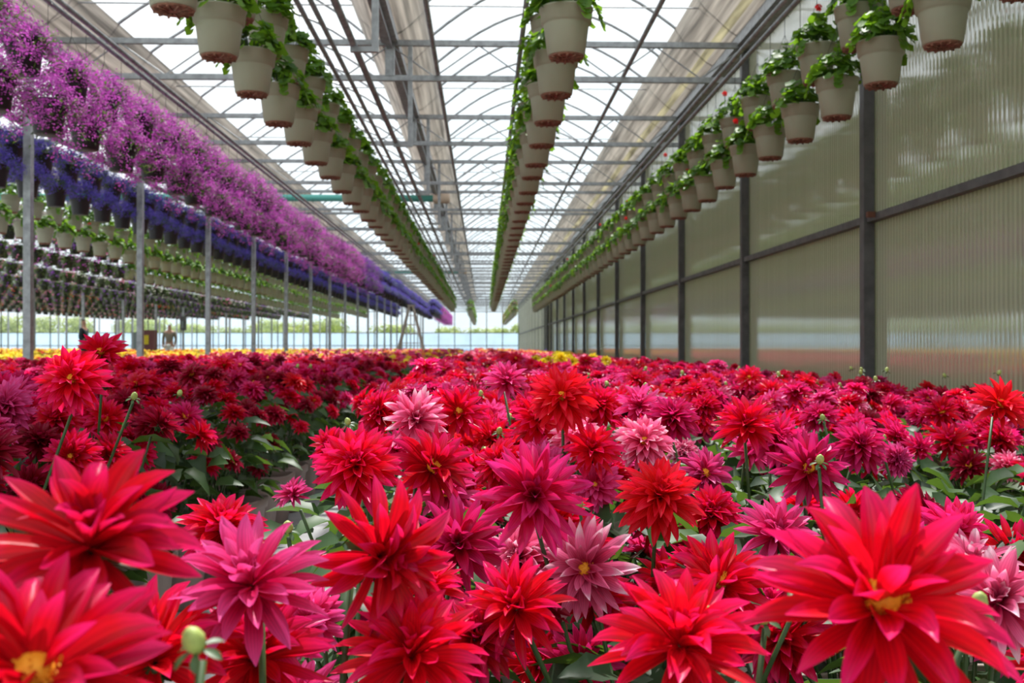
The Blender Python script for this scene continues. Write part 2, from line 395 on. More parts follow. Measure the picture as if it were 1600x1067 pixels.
for gi, X in ((4, GUT[4]), (6, GUT[6]), (8, GUT[8])):
    for y in POSTY:
        if not in_frame(X, y, 1.5, 5): continue
        o = link('steel_post', post_me, None, (X, y, 0))
        tag(o, {4: 'grey steel post in the second line from the aisle', 6: 'thin grey steel post in the third line from the aisle',
                8: 'distant grey steel post in the fourth line from the aisle'}[gi], 'post', 'posts deep in the left of the greenhouse %d' % gi)
# roof arches
g = G(); g.tube([(-1.975+3.95*i/20, 0, arch_z(-1.975+3.95*i/20)) for i in range(21)], .019, 6)
arch_me = mesh(g, 'roof_arch', [M['steel']])
for bi, (a, b) in enumerate(zip(GUT[1:5], GUT[:4])):
    nm = ['over the centre bed beside the side wall', 'between the central gutter and near left posts', 'just beyond the near left posts', 'over the second bay to the left'][bi]
    for k in range(69):
        y = 4.04+1.22*k
        if y < 5 or y > YEND-1: continue
        o = link('roof_arch', arch_me, None, ((a+b)/2, y, 0))
        tag(o, 'curved steel roof arch ' + nm, 'roof arch', 'roof arches ' + nm)
# trusses
XL = GUT[3]
tc_ = G(); tc_.box(XL, XW, -.028, .028, 4.25-.03, 4.25+.03); top_me = mesh(tc_, 'top_chord', [M['steel']], False)
bc_ = G(); bc_.box(XL, XW, -.028, .028, 3.86-.03, 3.86+.03); bot_me = mesh(bc_, 'bottom_chord', [M['steel']], False)
br = G(); pts = []; x = XW; k = 0
while x > XL: pts.append((x, 0, 4.23 if k % 2 == 0 else 3.88)); x -= .49375; k += 1
br.tube(pts, .011, 5, caps=False); br_me = mesh(br, 'bracing', [M['steel']], False)
tr_ = G(); tr_.tube([(XL, .1, 4.70), (XW-.38, .1, 4.70)], .010, 5); tie_me = mesh(tr_, 'tie_rod', [M['steel']], False)
stt = G(); stt.box(-.05, .05, -.04, .04, 3.88, 4.30); st_me = mesh(stt, 'strut', [M['steel']], False)
bk = G(); bk.box(-.84, -.79, -.02, .02, 3.14, 4.25); bk.box(-1.0, -.79, -.02, .02, 3.10, 3.14); bk_me = mesh(bk, 'pipe_bracket', [M['steel']], False)
for i, y in enumerate(POSTY):
    if y < 5: continue
    e = link('roof_truss', None, None, (0, y, 0))
    if i <= 8: tag(e, 'grey steel lattice truss crossing the roof, %s from the camera' % ORD[i], 'roof truss', 'roof trusses')
    else: tag(e, 'distant thin roof truss near the far end of the greenhouse', 'roof truss', 'roof trusses')
    for nme, me in (('top_chord', top_me), ('bottom_chord', bot_me), ('bracing', br_me), ('tie_rod', tie_me), ('pipe_bracket', bk_me)):
        link(nme, me, e)
    for gx in (GUT[1], GUT[3]): link('strut', st_me, e, (gx, 0, 0))
# longitudinal pipes
def pipe(name, X, z, r, y0, y1, label, mat='steel', cat='pipe', group=None):
    g = G(); g.tube([(X, y0, z), (X, y1, z)], r, 10)
    return tag(link(name, mesh(g, name, [M[mat]])), label, cat, group)
pipe('irrigation_pipe', -.98, 3.165, .027, 3, 60, 'grey irrigation pipe carried on brackets left of the central gutter')
pipe('support_pipe', 1.56, 3.915, .024, 3, 60, 'long grey pipe under the roof between centre and wall rows')
pipe('support_pipe', -.51, 3.915, .024, 3, 60, 'long grey pipe under the roof just right of central gutter')
HR = {'R': (2.30, 46.5, 'beside the ribbed side wall'), 'Cn': (.43, 45.5, 'over the centre bed'), 'B': (-1.375, 46, 'over the aisle'),
      'Mg': (-3.2, 62, 'carrying the magenta baskets'), 'Bl': (-5.25, 62, 'carrying the violet blue baskets'), 'Gn': (-6.95, 61, 'carrying the first far left geraniums'),
      'D1': (-8.75, 62, 'carrying the second far left row')}
for k, (X, y1, wh) in HR.items():
    pipe('hanging_rail', X+.0, 3.43, .021, 2.5, y1, 'round hanger pipe %s, the outer of its pair' % wh, 'steel', 'pipe', 'hanger pipes')
    pipe('hanging_rail', X+(-.12 if X > 0 else .12), 3.40, .021, 2.5, y1, 'round hanger pipe %s, the inner of its pair' % wh, 'steel', 'pipe', 'hanger pipes')
for X in (-10.6, -12.45, -14.3, -16.2, -18.1, -20.0, -22):
    pipe('hanging_rail', X, 3.43, .021, 20, 63, 'hanger pipe carrying a deep left row of petunia baskets', 'steel', 'pipe', 'hanger pipes of the petunia rows')
for X in (1.45, -.65, -2.4):
    pipe('hanging_rail', X, 3.43, .021, 47.5, 73, 'hanger pipe of a short far row before the end wall', 'steel', 'pipe', 'hanger pipes of the short far rows')
for yy, lb in ((22.3, 'nearer'), (44.3, 'farther')):
    e = link('drain_pipe', None, None, (0, yy, 0)); tag(e, 'teal pipe crossing the bays under the roof, the %s of two' % lb, 'pipe')
    g = G(); g.tube([(-13, 0, 4.10), (-1.1, 0, 4.10)], .075, 14); link('pipe_body', mesh(g, 'pipe_body', [M['teal']]), e)
    g = G(); g.lathe([(.10, 0), (.11, .03), (.11, .33), (.09, .36)], 16); o = link('end_sleeve', mesh(g, 'end_sleeve', [M['tan']]), e, (-1.1, 0, 4.10), (0, PI/2, 0)); o['label'] = 'tan sleeve'

# ------------------------------------------------------------------ plants: building blocks
def frame_from(axis, spin):
    q = axis.to_track_quat('Z', 'Y'); return (q @ Quaternion((0, 0, 1), spin))
def petal(g, rnd, phi, r0, z0, L, W, e0, e1, cup, nu, nv, twist=0., mat=0, tipcurl=0.):
    """one petal in the r-z plane turned by phi; elevation runs e0 -> e1"""
    vs = []; cs = []; r, z = r0, z0; rv = rnd.random()
    step = L/nu
    for i in range(nu+1):
        u = i/nu
        if i: 
            e = e0+(e1-e0)*((i-.5)/nu) + tipcurl*max(0, u-.7)/.3
            r += math.cos(e)*step; z += math.sin(e)*step
        else: e = e0
        wd = W*(0.34+0.66*math.sin(min(1, u/.6)*PI/2)) if u < .6 else W*math.cos((u-.6)/.4*PI/2)**.8
        wd = max(wd, W*.05)
        nrx, nrz = -math.sin(e), math.cos(e)
        for j in range(nv+1):
            s = -1+2*j/nv; lift = cup*wd*(s*s) ; a = twist*u
            off = s*wd*.5
            x, y2, zz = r+nrx*lift, off*math.cos(a), z+nrz*lift+off*math.sin(a)
            vs.append((x*math.cos(phi)-y2*math.sin(phi), x*math.sin(phi)+y2*math.cos(phi), zz)); cs.append((u, j/nv, rv))
    fs = [(i*(nv+1)+j, (i+1)*(nv+1)+j, (i+1)*(nv+1)+j+1, i*(nv+1)+j+1) for i in range(nu) for j in range(nv)]
    g.add(vs, fs, mat, cs)
def dahlia(seed, lod, closed, loose=0.):
    """head of radius ~0.5 (unit diameter); +Z faces outward"""
    rnd = random.Random(seed); g = G()
    nu, nv = {0: (8, 4), 1: (4, 2), 2: (2, 1)}[lod]
    layers = [(15, .50, .118, -.62, -.10, .03), (15, .51, .122, -.30, .05, .04), (14, .50, .120, .0, .18, .06), (13, .46, .115, .25, .34, .08), (12, .41, .110, .50, .52, .10),
              (10, .33, .10, .80, .74, .12)]
    if closed: layers += [(8, .24, .085, 1.1, 1.05, .13), (6, .16, .075, 1.35, 1.5, .14)]
    if loose > .5: layers = [(13, .54, .115, -.25, .05, .03), (13, .54, .115, .10, .35, .05), (11, .49, .115, .45, .65, .07), (8, .36, .10, .80, .95, .10)] + ([(6, .22, .08, 1.1, 1.2, .12)] if closed else [])
    if lod == 1: layers = [(13, .50, .14, -.5, -.10, .03), (13, .49, .14, -.05, .12, .06), (11, .43, .13, .35, .38, .09), (8, .32, .12, .72, .7, .12)] + ([(5, .18, .12, 1.2, 1.2, .13)] if closed else [])
    if lod == 2: layers = [(9, .50, .22, -.15, -.1, .04), (8, .44, .22, .35, .3, .08), (5, .28, .18, .95, .9, .1)]
    for li, (n, L, W, e0, e1, z0) in enumerate(layers):
        ph0 = rnd.random()*6.28
        for k in range(n):
            if rnd.random() < .05 and li > 1: continue
            j = rnd.uniform(-1, 1)*(.12+loose*.15); Lk = L*rnd.uniform(.86, 1.06)
            petal(g, rnd, ph0+2*PI*k/n+rnd.uniform(-.12, .12), .02, z0+rnd.uniform(-.01, .01), Lk, W*rnd.uniform(.85, 1.15),
                  e0+.25+j, e1-.10+j+rnd.uniform(-.15, .15), rnd.uniform(.25, .7), nu, nv, rnd.uniform(-.5, .5), 0, rnd.uniform(-.5, .5))
    return g
def centre_disc(seed):
    rnd = random.Random(seed); g = G()
    g.lathe([(.055, .05), (.075, .09), (.07, .125), (.045, .15), (.012, .158)], 12)
    for k in range(46):
        a = rnd.random()*6.28; r = .085*math.sqrt(rnd.random()); h = .155-(r*r)*5+rnd.uniform(0, .02)
        b = Vector((r*math.cos(a), r*math.sin(a), h-.04)); t = b+Vector((r*math.cos(a)*.15, r*math.sin(a)*.15, .04))
        g.tube([b, t], [.009, .006], 4)
    return g
def calyx(seed):
    rnd = random.Random(seed); g = G()
    g.lathe([(.018, -.10), (.035, -.06), (.07, -.02), (.085, .03), (.06, .06)], 12)
    for k in range(8):
        petal(g, rnd, k*PI/4+rnd.uniform(-.1, .1), .05, -.02, .17, .075, -.3, -.5 if k % 2 else .3, .2, 4, 2)
    return g
shapes_hi = [dahlia(10+i, 0, i % 2 == 0, (0, .8, .2, .3, .8, .2, .9, .9)[i]).arr() for i in range(8)]     # even: closed centre
shapes_mid = [dahlia(40+i, 1, i % 2 == 0, .3).arr() for i in range(6)]
shapes_lo = [dahlia(70+i, 2, True).arr() for i in range(4)]
FM = {}
def fmesh(lod, i, pal):
    key = (lod, i, pal)
    if key not in FM: FM[key] = mesh_arr({0: shapes_hi, 1: shapes_mid, 2: shapes_lo}[lod][i], 'dahlia_flower', [PAL[pal]])
    return FM[key]
cen_me = [mesh(centre_disc(i), 'flower_center', [M['yellow']]) for i in range(2)]
cal_me = mesh(calyx(1), 'calyx', [M['stem']])
def bud_g(seed):
    rnd = random.Random(seed); g = G()
    g.lathe([(.003, -.012), (.008, -.008), (.0125, 0), (.0135, .008), (.010, .018), (.004, .024)], 12)
    for k in range(6):
        petal(g, rnd, k*PI/3, .009, -.006, .026, .012, -.2, -.7, .2, 4, 2, mat=1)
    return g
bud_me = [mesh(bud_g(i), 'flower_bud', [M['bud'], M['stem']]) for i in range(2)]
def leaf(g, rnd, base, d, L, W, droop=.5, mat=0, nu=6, shade=None, serr=.16, fold=.25, roll=0.):
    d = Vector(d).normalized(); up = Vector((0, 0, 1)); side = d.cross(up)
    side = side.normalized() if side.length > .01 else Vector((1, 0, 0))
    nrm = side.cross(d)
    cs, sn = math.cos(roll), math.sin(roll); side, nrm = side*cs+nrm*sn, nrm*cs-side*sn
    p = Vector(base); rv = rnd.random() if shade is None else shade
    vs = []; cl = []; dd = d.copy()
    for i in range(nu+1):
        u = i/nu
        if i: p = p+dd*(L/nu); dd = (dd-nrm*droop/nu).normalized()
        wd = W*math.sin(PI*min(1, (u*.92+.06))**.75)*(1+(serr if i % 2 else -serr*.5)); wd = max(wd, .001)
        for s in (-1, 0, 1):
            vs.append(p+side*(s*wd*.5)+nrm*(abs(s)*wd*fold)); cl.append((u, (s+1)/2, rv))
    fs = [(i*3+j, (i+1)*3+j, (i+1)*3+j+1, i*3+j+1) for i in range(nu) for j in range(2)]
    g.add(vs, fs, mat, cl)
def dahlia_foliage(seed, nl=54, top=.60, nu=6, r=.23, size=1.):
    rnd = random.Random(seed); g = G()
    for k in range(9):
        a = rnd.random()*6.28; rr = rnd.uniform(.02, .17)
        g.tube([(.3*rr*math.cos(a), .3*rr*math.sin(a), .22), (.8*rr*math.cos(a), .8*rr*math.sin(a), .42), (rr*math.cos(a), rr*math.sin(a), min(.52, top)+rnd.uniform(-.12, .0))], [.0045, .0035, .0015], 5, 1)
    for k in range(nl):
        a = rnd.random()*6.28; t = rnd.random()
        z = .25+(top-.25)*t; rr = (r*(.45+.55*math.sin(PI*(.15+.75*t))))*rnd.uniform(.35, 1.0)
        el = rnd.uniform(-.35, .35)
        d = (math.cos(a+rnd.uniform(-.5, .5)), math.sin(a+rnd.uniform(-.5, .5)), el)
        leaf(g, rnd, (rr*math.cos(a), rr*math.sin(a), z), d, rnd.uniform(.08, .13)*size, rnd.uniform(.045, .07)*size, rnd.uniform(.4, 1.3), 0, nu, roll=rnd.uniform(-.6, .6))
    return g
fol_hi = [mesh(dahlia_foliage(100+i, 62), 'foliage', [M['leaf'], M['stem']]) for i in range(4)]
fol_mid = [mesh(dahlia_foliage(120+i, 46, nu=4), 'foliage', [M['leaf'], M['stem']]) for i in range(4)]
fol_lo_a = [dahlia_foliage(140+i, 16, nu=2, size=1.6).arr() for i in range(3)]
def planter():
    g = G(); n = 32
    def ring(hw, z, rad):
        out = []
        for k in range(n):
            t = 2*PI*(k+.5)/n; c, s = math.cos(t), math.sin(t); e = 4.5
            rr = hw/((abs(c)**e+abs(s)**e)**(1/e)); out.append((rr*c, rr*s, z))
        return out
    prof = [(.115, 0), (.12, .01), (.140, .20), (.150, .205), (.153, .245), (.148, .25), (.14, .245), (.136, .21)]
    vs = []; 
    for hw, z in prof: vs += ring(hw, z, 0)
    fs = [(i*n+k, i*n+(k+1) % n, (i+1)*n+(k+1) % n, (i+1)*n+k) for i in range(len(prof)-1) for k in range(n)]
    fs.append(tuple(range(n))[::-1]); g.add(vs, fs)
    g.add(vs[-n:], [tuple(range(n))], 1)
    return g
planter_g = planter(); planter_me = mesh(planter_g, 'pot', [M['planter'], M['soil']])

# ------------------------------------------------------------------ the dahlias
R0 = random.Random(7)
nodes = []
for k in range(108):
    y = .50+.42*k
    if y > 45.5: break
    for j in range(7):
        nodes.append([ -.20+.42*j + R0.uniform(-.04, .04) + (.0 if j else .02), y+R0.uniform(-.05, .05), 'centre', j, k])
    for j in range(9):
        nodes.append([-1.10-.42*j + R0.uniform(-.03, .03), y+.15+R0.uniform(-.05, .05), 'left', j, k])
nodes = [n for n in nodes if (in_frame(n[0], n[1], .55, 150) or in_frame(n[0], n[1], .8, 150)) and n[0] < 2.65]
nodes = [n for n in nodes if math.hypot(n[0]+2.55, n[1]-36) > 1.0]
nodes.sort(key=lambda n: math.hypot(n[0], n[1]))
near, far = nodes[:298], nodes[298:]
W_PAL = [('red', .46), ('crim', .22), ('mag', .13), ('dark', .09), ('fire', .06), ('pink', .04)]
def pick_pal(r):
    t = r.random()
    for nme, q in W_PAL:
        t -= q
        if t < 0: return nme
    return 'red'
# foreground heads: px, py, width px, palette, open centre?, facing (right, up, to camera), diameter
EXP = [
 (150,868,330,'red',0,(.1,.85,.45),.150),(70,1075,400,'red',1,(.1,.8,.6),.15),(400,925,235,'mag',0,(-.1,.8,.55),.14),(352,838,150,'red',0,(.1,.95,.25),.13),
 (250,1040,260,'red',0,(-.2,.9,.3),.15),(400,1035,220,'red',0,(.2,.8,.5),.14),(585,868,235,'red',0,(.75,.05,.65),.15),(716,852,148,'crim',0,(.0,.45,.9),.135),
 (832,778,172,'crim',0,(.05,.35,.93),.15),(560,735,145,'red',0,(-.05,.6,.8),.14),(668,735,135,'red',1,(.6,.5,.6),.135),(650,658,100,'pink',0,(.05,.45,.9),.13),
 (598,648,84,'red',0,(-.5,.5,.7),.13),(715,648,92,'red',1,(.2,.5,.85),.13),(462,775,60,'mag',0,(-.3,.8,.3),.075),(722,972,130,'crim',0,(.05,-.55,-.5),.13),
 (645,1035,240,'red',0,(.0,.85,.5),.15),(917,892,158,'pink',1,(-.3,.35,.88),.14),(1030,785,140,'fire',0,(.0,.7,.7),.14),(932,760,88,'mag',1,(-.25,.35,.9),.11),
 (902,692,92,'pink',0,(-.1,.9,.4),.125),(1006,697,98,'pink',1,(.0,.65,.75),.13),(925,708,96,'red',0,(.0,.65,.75),.12),(992,740,66,'red',1,(.0,.45,.9),.10),
 (1100,745,88,'mag',1,(.1,.6,.8),.115),(878,627,112,'fire',1,(-.1,.6,.8),.14),(1168,672,104,'red',0,(-.1,.7,.7),.14),(1213,690,92,'crim',0,(.1,.5,.85),.135),
 (1264,737,118,'crim',1,(.0,.4,.9),.13),(1212,842,124,'mag',0,(.1,.65,.7),.13),(1132,928,180,'red',1,(-.4,.85,.35),.15),(1062,1022,265,'red',0,(.05,.85,.5),.16),
 (1372,970,385,'red',1,(-.02,.80,.62),.185),(1418,885,150,'crim',0,(.0,.75,.65),.15),(1492,836,120,'crim',0,(.0,.5,.85),.13),(1560,985,150,'mag',0,(.5,.6,.6),.14),
 (1590,880,130,'red',0,(.0,.7,.7),.14),(1110,812,110,'red',0,(.0,.7,.7),.13),(1085,858,100,'mag',0,(-.1,.6,.8),.12),(1346,703,92,'crim',0,(.0,.6,.8),.125),
 (1403,722,62,'mag',0,(.2,.4,.9),.09),(1570,640,94,'fire',1,(.1,.7,.7),.14),(840,1045,130,'red',0,(.0,.8,.6),.13),(905,1045,130,'crim',0,(.3,.6,.7),.12),
 (990,960,90,'crim',0,(.2,.7,.6),.11),(700,778,110,'mag',1,(-.1,.8,.55),.13),(735,705,80,'fire',1,(-.1,.5,.85),.12),(765,690,80,'red',0,(.3,.6,.7),.12),
 (490,965,120,'mag',1,(-.3,.2,.9),.10),(1200,960,140,'crim',0,(.0,.8,.6),.14),(1480,955,130,'mag',0,(.1,.8,.5),.13),(940,640,80,'red',0,(0,.7,.7),.13),
 (840,660,90,'red',0,(.0,.7,.7),.13),(1050,660,92,'crim',0,(.0,.8,.6),.13),(1000,640,78,'mag',0,(-.1,.8,.6),.12),(790,600,70,'mag',0,(.1,.7,.7),.12),
 (520,700,70,'red',0,(-.5,.6,.6),.12),(860,935,95,'dark',0,(.0,.3,.9),.11),(600,935,120,'crim',0,(.0,.7,.7),.13),(860,990,60,'dark',0,(.3,.0,.9),.10),
 (125,597,112,'red',1,(.0,.45,.9),.14),(165,556,80,'red',1,(.1,.7,.7),.13),(122,713,88,'red',1,(.1,.3,.95),.12),(175,657,70,'red',1,(-.1,.5,.85),.12),
 (100,657,76,'red',0,(-.1,.6,.8),.12),(245,664,64,'dark',0,(.1,.5,.85),.12),(330,686,46,'dark',0,(.1,.3,.9),.10),(20,640,90,'mag',0,(.1,.7,.7),.13),(35,785,60,'dark',0,(.1,.5,.8),.10),
 (60,760,84,'dark',0,(.1,.5,.8),.12),
]
used = {i: [] for i in range(len(near))}
NA = np.array([(n[0], n[1]) for n in near])
for ex in EXP:
    p = unproj(ex[0], ex[1], ex[6]*F/ex[2])
    d = (NA[:, 0]-p.x)**2+(NA[:, 1]-p.y)**2
    if p.x < -.62:
        d = d+np.array([0 if n[2] == 'left' else 9 for n in near])
    elif p.x > -.55: d = d+np.array([0 if n[2] == 'centre' else 9 for n in near])
    used[int(np.argmin(d))].append((p, ex))
BUDS = [(310,1003,.62,0),(452,825,1.35,0),(1538,950,.85,0),(1285,722,1.7,0),(1105,965,1.0,0),(1385,688,2.2,0),(780,675,2.3,0),(1010,605,2.6,0),(1290,655,2.6,0),(905,790,1.6,0),(215,620,2.2,0),(1195,970,1.0,0),(545,660,2.3,0)]
budn = {}
for b in BUDS:
    p = unproj(b[0], b[1], b[2]); d = (NA[:, 0]-p.x)**2+(NA[:, 1]-p.y)**2
    budn.setdefault(int(np.argmin(d)), []).append(p)
FRONT_LABELS = {}
def stem_mesh(p0, p1, axis, r=.0034):
    b = p1-axis*.03; mid = (p0+b)/2; mid = Vector((p0.x*.35+b.x*.65, p0.y*.35+b.y*.65, (p0.z+b.z)/2))
    g = G(); pts = [p0, p0*.5+mid*.5+Vector((0, 0, .02)), mid, mid*.45+b*.55, b]
    g.tube(pts, r, 6); return mesh(g, 'flower_stem', [M['stem']])
ngap = 0
zone_count = {}
used_labels = {}
COLW = {'red': 'red', 'crim': 'crimson', 'mag': 'magenta pink', 'pink': 'pale pink tipped', 'dark': 'dark red', 'fire': 'orange red', 'yel': 'yellow'}
yel_nodes = set()
for tx, ty in ((.66, 9.0), (.60, 9.6), (1.05, 9.3)):
    c = [i for i, n in enumerate(near) if n[2] == 'centre']
    if c: yel_nodes.add(min(c, key=lambda i: (near[i][0]-tx)**2+(near[i][1]-ty)**2))
for i, (x, y, bed, col, row) in enumerate(near):
    r = random.Random(1000+i)
    e = link('potted_dahlia', None, None, (x, y, 0)); base = Vector((x, y, 0))
    link('pot', planter_me, e, (0, 0, 0), (0, 0, r.uniform(-.12, .12)))
    gap = bed == 'centre' and x > .60 and 1.75 < y < 2.95
    dist = y
    hs = 1.0
    if bed == 'left': hs = 1.05
    if gap: hs = 1.0
    if bed == 'centre' and y < 1.7: hs = .80
    fl = link('foliage', (fol_hi if y < 4.5 else fol_mid)[i % 4], e, (0, 0, 0), (0, 0, r.random()*6.28)); fl.scale = (1, 1, hs)
    heads = []
    for p, ex in used[i]:
        ax = Vector((ex[5][0], -ex[5][2], ex[5][1])).normalized()
        heads.append((p, ax, ex[6], ex[3], ex[4], True))
    nr = 0
    if bed == 'left': nr = 17 if y < 7 else 11
    elif gap: nr = 1
    elif y < 1.0: nr = 0
    elif y < 1.8: nr = 9
    elif y < 3.2: nr = 14
    else: nr = 14 if y < 6.5 else 10
    for k in range(nr):
        a = r.random()*6.28; rr = .25*math.sqrt(r.random())
        zt = .80 if bed == 'centre' else (.83 if y < 5 else .775)
        if bed == 'centre' and y < 1.8: z = r.uniform(.46, .60)
        elif gap: z = r.uniform(.5, .64)
        else:
            z = zt-.10*(rr/.25)**2-abs(r.gauss(0, .055))
            if bed == 'left' and col == 0 and math.cos(a) > .3: z -= r.uniform(0, .18)
            if r.random() < .05: z += .04
            if bed == 'centre' and 1.8 < y < 3.2: z -= .055+.03*(3.2-y)
            if bed == 'centre' and y > 3.2: z -= .015
            if bed == 'centre': z -= .018*max(0, col-1)
            if bed == 'left' and y < 4.5: z -= r.uniform(0, .16)*(k % 2)
            if i in yel_nodes: z += .05
        p = Vector((x+rr*math.cos(a), y+rr*math.sin(a), z))
        ax = Vector((math.cos(a)*rr*3.2+r.gauss(0, .25), math.sin(a)*rr*2.2-.45+r.gauss(0, .25), .85)).normalized()
        if any((h[0]-p).length < (.085 if y < 4 else .07) for h in heads): continue
        pal = pick_pal(r)
        if bed == 'left' and pal in ('pink',): pal = 'crim'
        if i in yel_nodes: pal = 'yel'
        if bed == 'left' and r.random() < .2: pal = 'dark'
        heads.append((p, ax, r.uniform(.10, .14) if bed == 'centre' else r.uniform(.095, .135), pal, 1 if r.random() < .35 else 0, False))
    def aside(h):      # random heads do not lean out over the aisle beside the nearest plants
        return h[5] or bed != 'centre' or not (h[0].x < -.28 and 1.0 < h[0].y < 3.4 and h[0].z < .70)
    heads = [h for h in heads if aside(h)]
    for p, ax, dia, pal, op, ex in heads:
        lod = 0 if y < 3.4 else 1
        si = (r.randrange(4)*2+(1 if op else 0)) if lod == 0 else (r.randrange(3)*2+(1 if op else 0))
        if ex and p.y < 1.05: si = r.choice((1, 7)) if op else r.choice((4, 6, 6))
        q = frame_from(ax, r.random()*6.28)
        fo = link('dahlia_flower', fmesh(lod, si, pal), e, p-base, q.to_euler(), dia)
        if ex or (y < 2): fo['label'] = '%s flower head' % COLW[pal]
        if op: link('flower_center', cen_me[r.randrange(2)], fo, (0, 0, .02), None, 1.12)
        if lod == 0: link('calyx', cal_me, fo)
        if y < 3.0:
            link('flower_stem', stem_mesh(Vector(((p.x-x)*.15, (p.y-y)*.15, .28)), p-base, ax), e)
    for p in budn.get(i, []):
        ax = Vector((r.uniform(-.3, .3), -.4, .9)).normalized()
        link('flower_bud', bud_me[0], e, p-base, frame_from(ax, 0).to_euler(), .52)
        link('flower_stem', stem_mesh(Vector((0, 0, .28)), p-base+ax*.018, ax, .003), e)
    if r.random() < .5 and y < 6 and nr > 2:
        a = r.random()*6.28; p = Vector((.2*math.cos(a), .2*math.sin(a), r.uniform(.70, .80)-(.1 if bed == 'centre' and y < 3.2 else 0)))
        link('flower_bud', bud_me[1], e, p, (r.uniform(-.5, .5), r.uniform(-.5, .5), 0), .62)
        if y < 3: link('flower_stem', stem_mesh(Vector((0, 0, .28)), p, Vector((0, 0, 1)), .003), e)
    # ---- label
    cols = {}
    for h in heads: cols[h[3]] = cols.get(h[3], 0)+1
    main = COLW[max(cols, key=cols.get)] if cols else 'leafy'
    if i in yel_nodes:
        lab = 'yellow dahlia plant standing out among the red ones in centre bed'; grp = 'yellow dahlias in the centre bed'
    elif used[i] and y < 3.3:
        big = max(used[i], key=lambda t: t[1][2])[1]
        cx, cy = big[0], big[1]
        horiz = ('leftmost' if cx < 200 else 'left' if cx < 450 else 'left-middle' if cx < 680 else 'middle' if cx < 900 else 'right-middle' if cx < 1120 else 'right' if cx < 1400 else 'rightmost')
        vert = ('at bottom edge' if cy > 950 else 'in lower foreground' if cy > 820 else 'in middle ground' if cy > 680 else 'higher in the bed')
        face = 'orange-eyed' if big[4] else 'double'
        lab = 'dahlia plant, biggest bloom %s %s, %s %s' % (COLW[big[3]], face, horiz, vert); grp = 'foreground dahlias'
    elif bed == 'left' and col == 0:
        c = zone_count['aisle'] = zone_count.get('aisle', 0)+1
        if c <= 20: lab = 'red dahlia in taupe pot on the left of the aisle, %s from camera' % ORD[c]
        else: lab = 'red dahlia far along the left edge of the aisle'
        grp = 'dahlias lining the left side of the aisle'
    elif bed == 'left':
        z = 'front' if y < 4 else 'middle' if y < 7 else 'back'
        lab = 'dense red dahlia plant inside the left bed, %s part' % z; grp = 'dahlias in the left bed, %s' % z
    elif gap: 
        ngap += 1; lab = 'leafy dahlia plant with few flowers in the dark gap at right'; grp = 'leafy dahlias in the gap'
    elif y < 1.8:
        lab = 'shaded dahlia plant low between the foreground blooms'; grp = 'low dahlias in the foreground'
    elif col == 0:
        c = zone_count['edge'] = zone_count.get('edge', 0)+1
        lab = 'red dahlia plant on the aisle edge of the centre bed' ; grp = 'dahlias on the aisle edge of the centre bed'
    elif col >= 5:
        z = 'nearer' if y < 6 else 'farther'
        lab = 'red dahlia plant close to the ribbed wall, %s half of the bed' % z; grp = 'dahlias by the wall, ' + z
    else:
        z = 'near' if y < 4.5 else 'middle' if y < 7 else 'far'
        lab = 'red and pink dahlia plant packed inside the centre bed, %s rows' % z; grp = 'dahlias in the centre bed, ' + z
    if grp == 'foreground dahlias':
        n_ = used_labels.get(lab, 0); used_labels[lab] = n_+1
        if n_: lab = lab + [', behind another', ', second behind', ', third behind'][min(n_-1, 2)]
    tag(e, lab, 'potted plant', grp)
# far remainder of the beds: one mass
mats = [PAL['red'], PAL['crim'], PAL['dark'], PAL['mag'], M['leaf'], M['stem'], M['ylw'], M['org']]
items = []; R1 = random.Random(3)
for (x, y, bed, col, row) in far:
    items.append((fol_lo_a[R1.randrange(3)], TM(x, y, 0, R1.random()*6.28), [4, 5]))
    for k in range(7 if y < 18 else 4):
        a = R1.random()*6.28; rr = .25*math.sqrt(R1.random())
        z = (.785-.018*max(0, col-1) if bed == 'centre' else .765)-.08*(rr/.25)**2-abs(R1.gauss(0, .05))
        s = R1.uniform(.10, .14); mi = R1.choice([0, 0, 0, 1, 1, 2, 3])
        if bed == 'centre' and y > 24: mi = R1.choice([0, 7, 6, 1, 7])
        if bed == 'left' and 12.2 < y < 13.4 and col < 1 and k % 2: mi = 6
        if bed == 'left' and y > 15: mi = R1.choice([0, 3, 7, 6, 2])
        q = frame_from(Vector((R1.gauss(0, .3), -.4+R1.gauss(0, .3), .9)).normalized(), R1.random()*6)
        mt = np.array((Matrix.Translation((x+rr*math.cos(a), y+rr*math.sin(a), z)) @ q.to_matrix().to_4x4() @ Matrix.Scale(s, 4)))
        items.append((shapes_lo[R1.randrange(4)], mt, [mi]))
o = link('dahlia_field', mesh_arr(merge(items), 'dahlia_field', mats))
tag(o, 'distant mass of red, orange and yellow dahlias filling the beds', 'flowers', None, 'stuff')
# yellow and orange bedding far left
items = []
for k in range(5200):
    y = R1.uniform(18, 60)**1.0; x = R1.uniform(-5.4, -.50*y-1)
    s = R1.uniform(.12, .2); mi = 0 if R1.random() < .66 else R1.choice([1, 1, 2])
    if math.sin(y*1.7) > .55: continue
    items.append((shapes_lo[R1.randrange(4)], TM(x, y, R1.uniform(.60, .72), R1.random()*6, s), [mi]))
o = link('bedding_flowers', mesh_arr(merge(items), 'bedding_flowers', [M['ylw'], M['org'], M['red']]))
tag(o, 'yellow and orange bedding flowers covering the floor far to the left', 'flowers', None, 'stuff')
g = G()
for yy in np.arange(18, 60, 3.7): g.box(-.5*yy-2, -5.3, yy, yy+2.6, 0.0, .60)
o = link('bedding_foliage', mesh(g, 'bedding_foliage', [M['bleaf']], False)); tag(o, 'green foliage of the yellow bedding flowers', 'foliage', None, 'stuff')

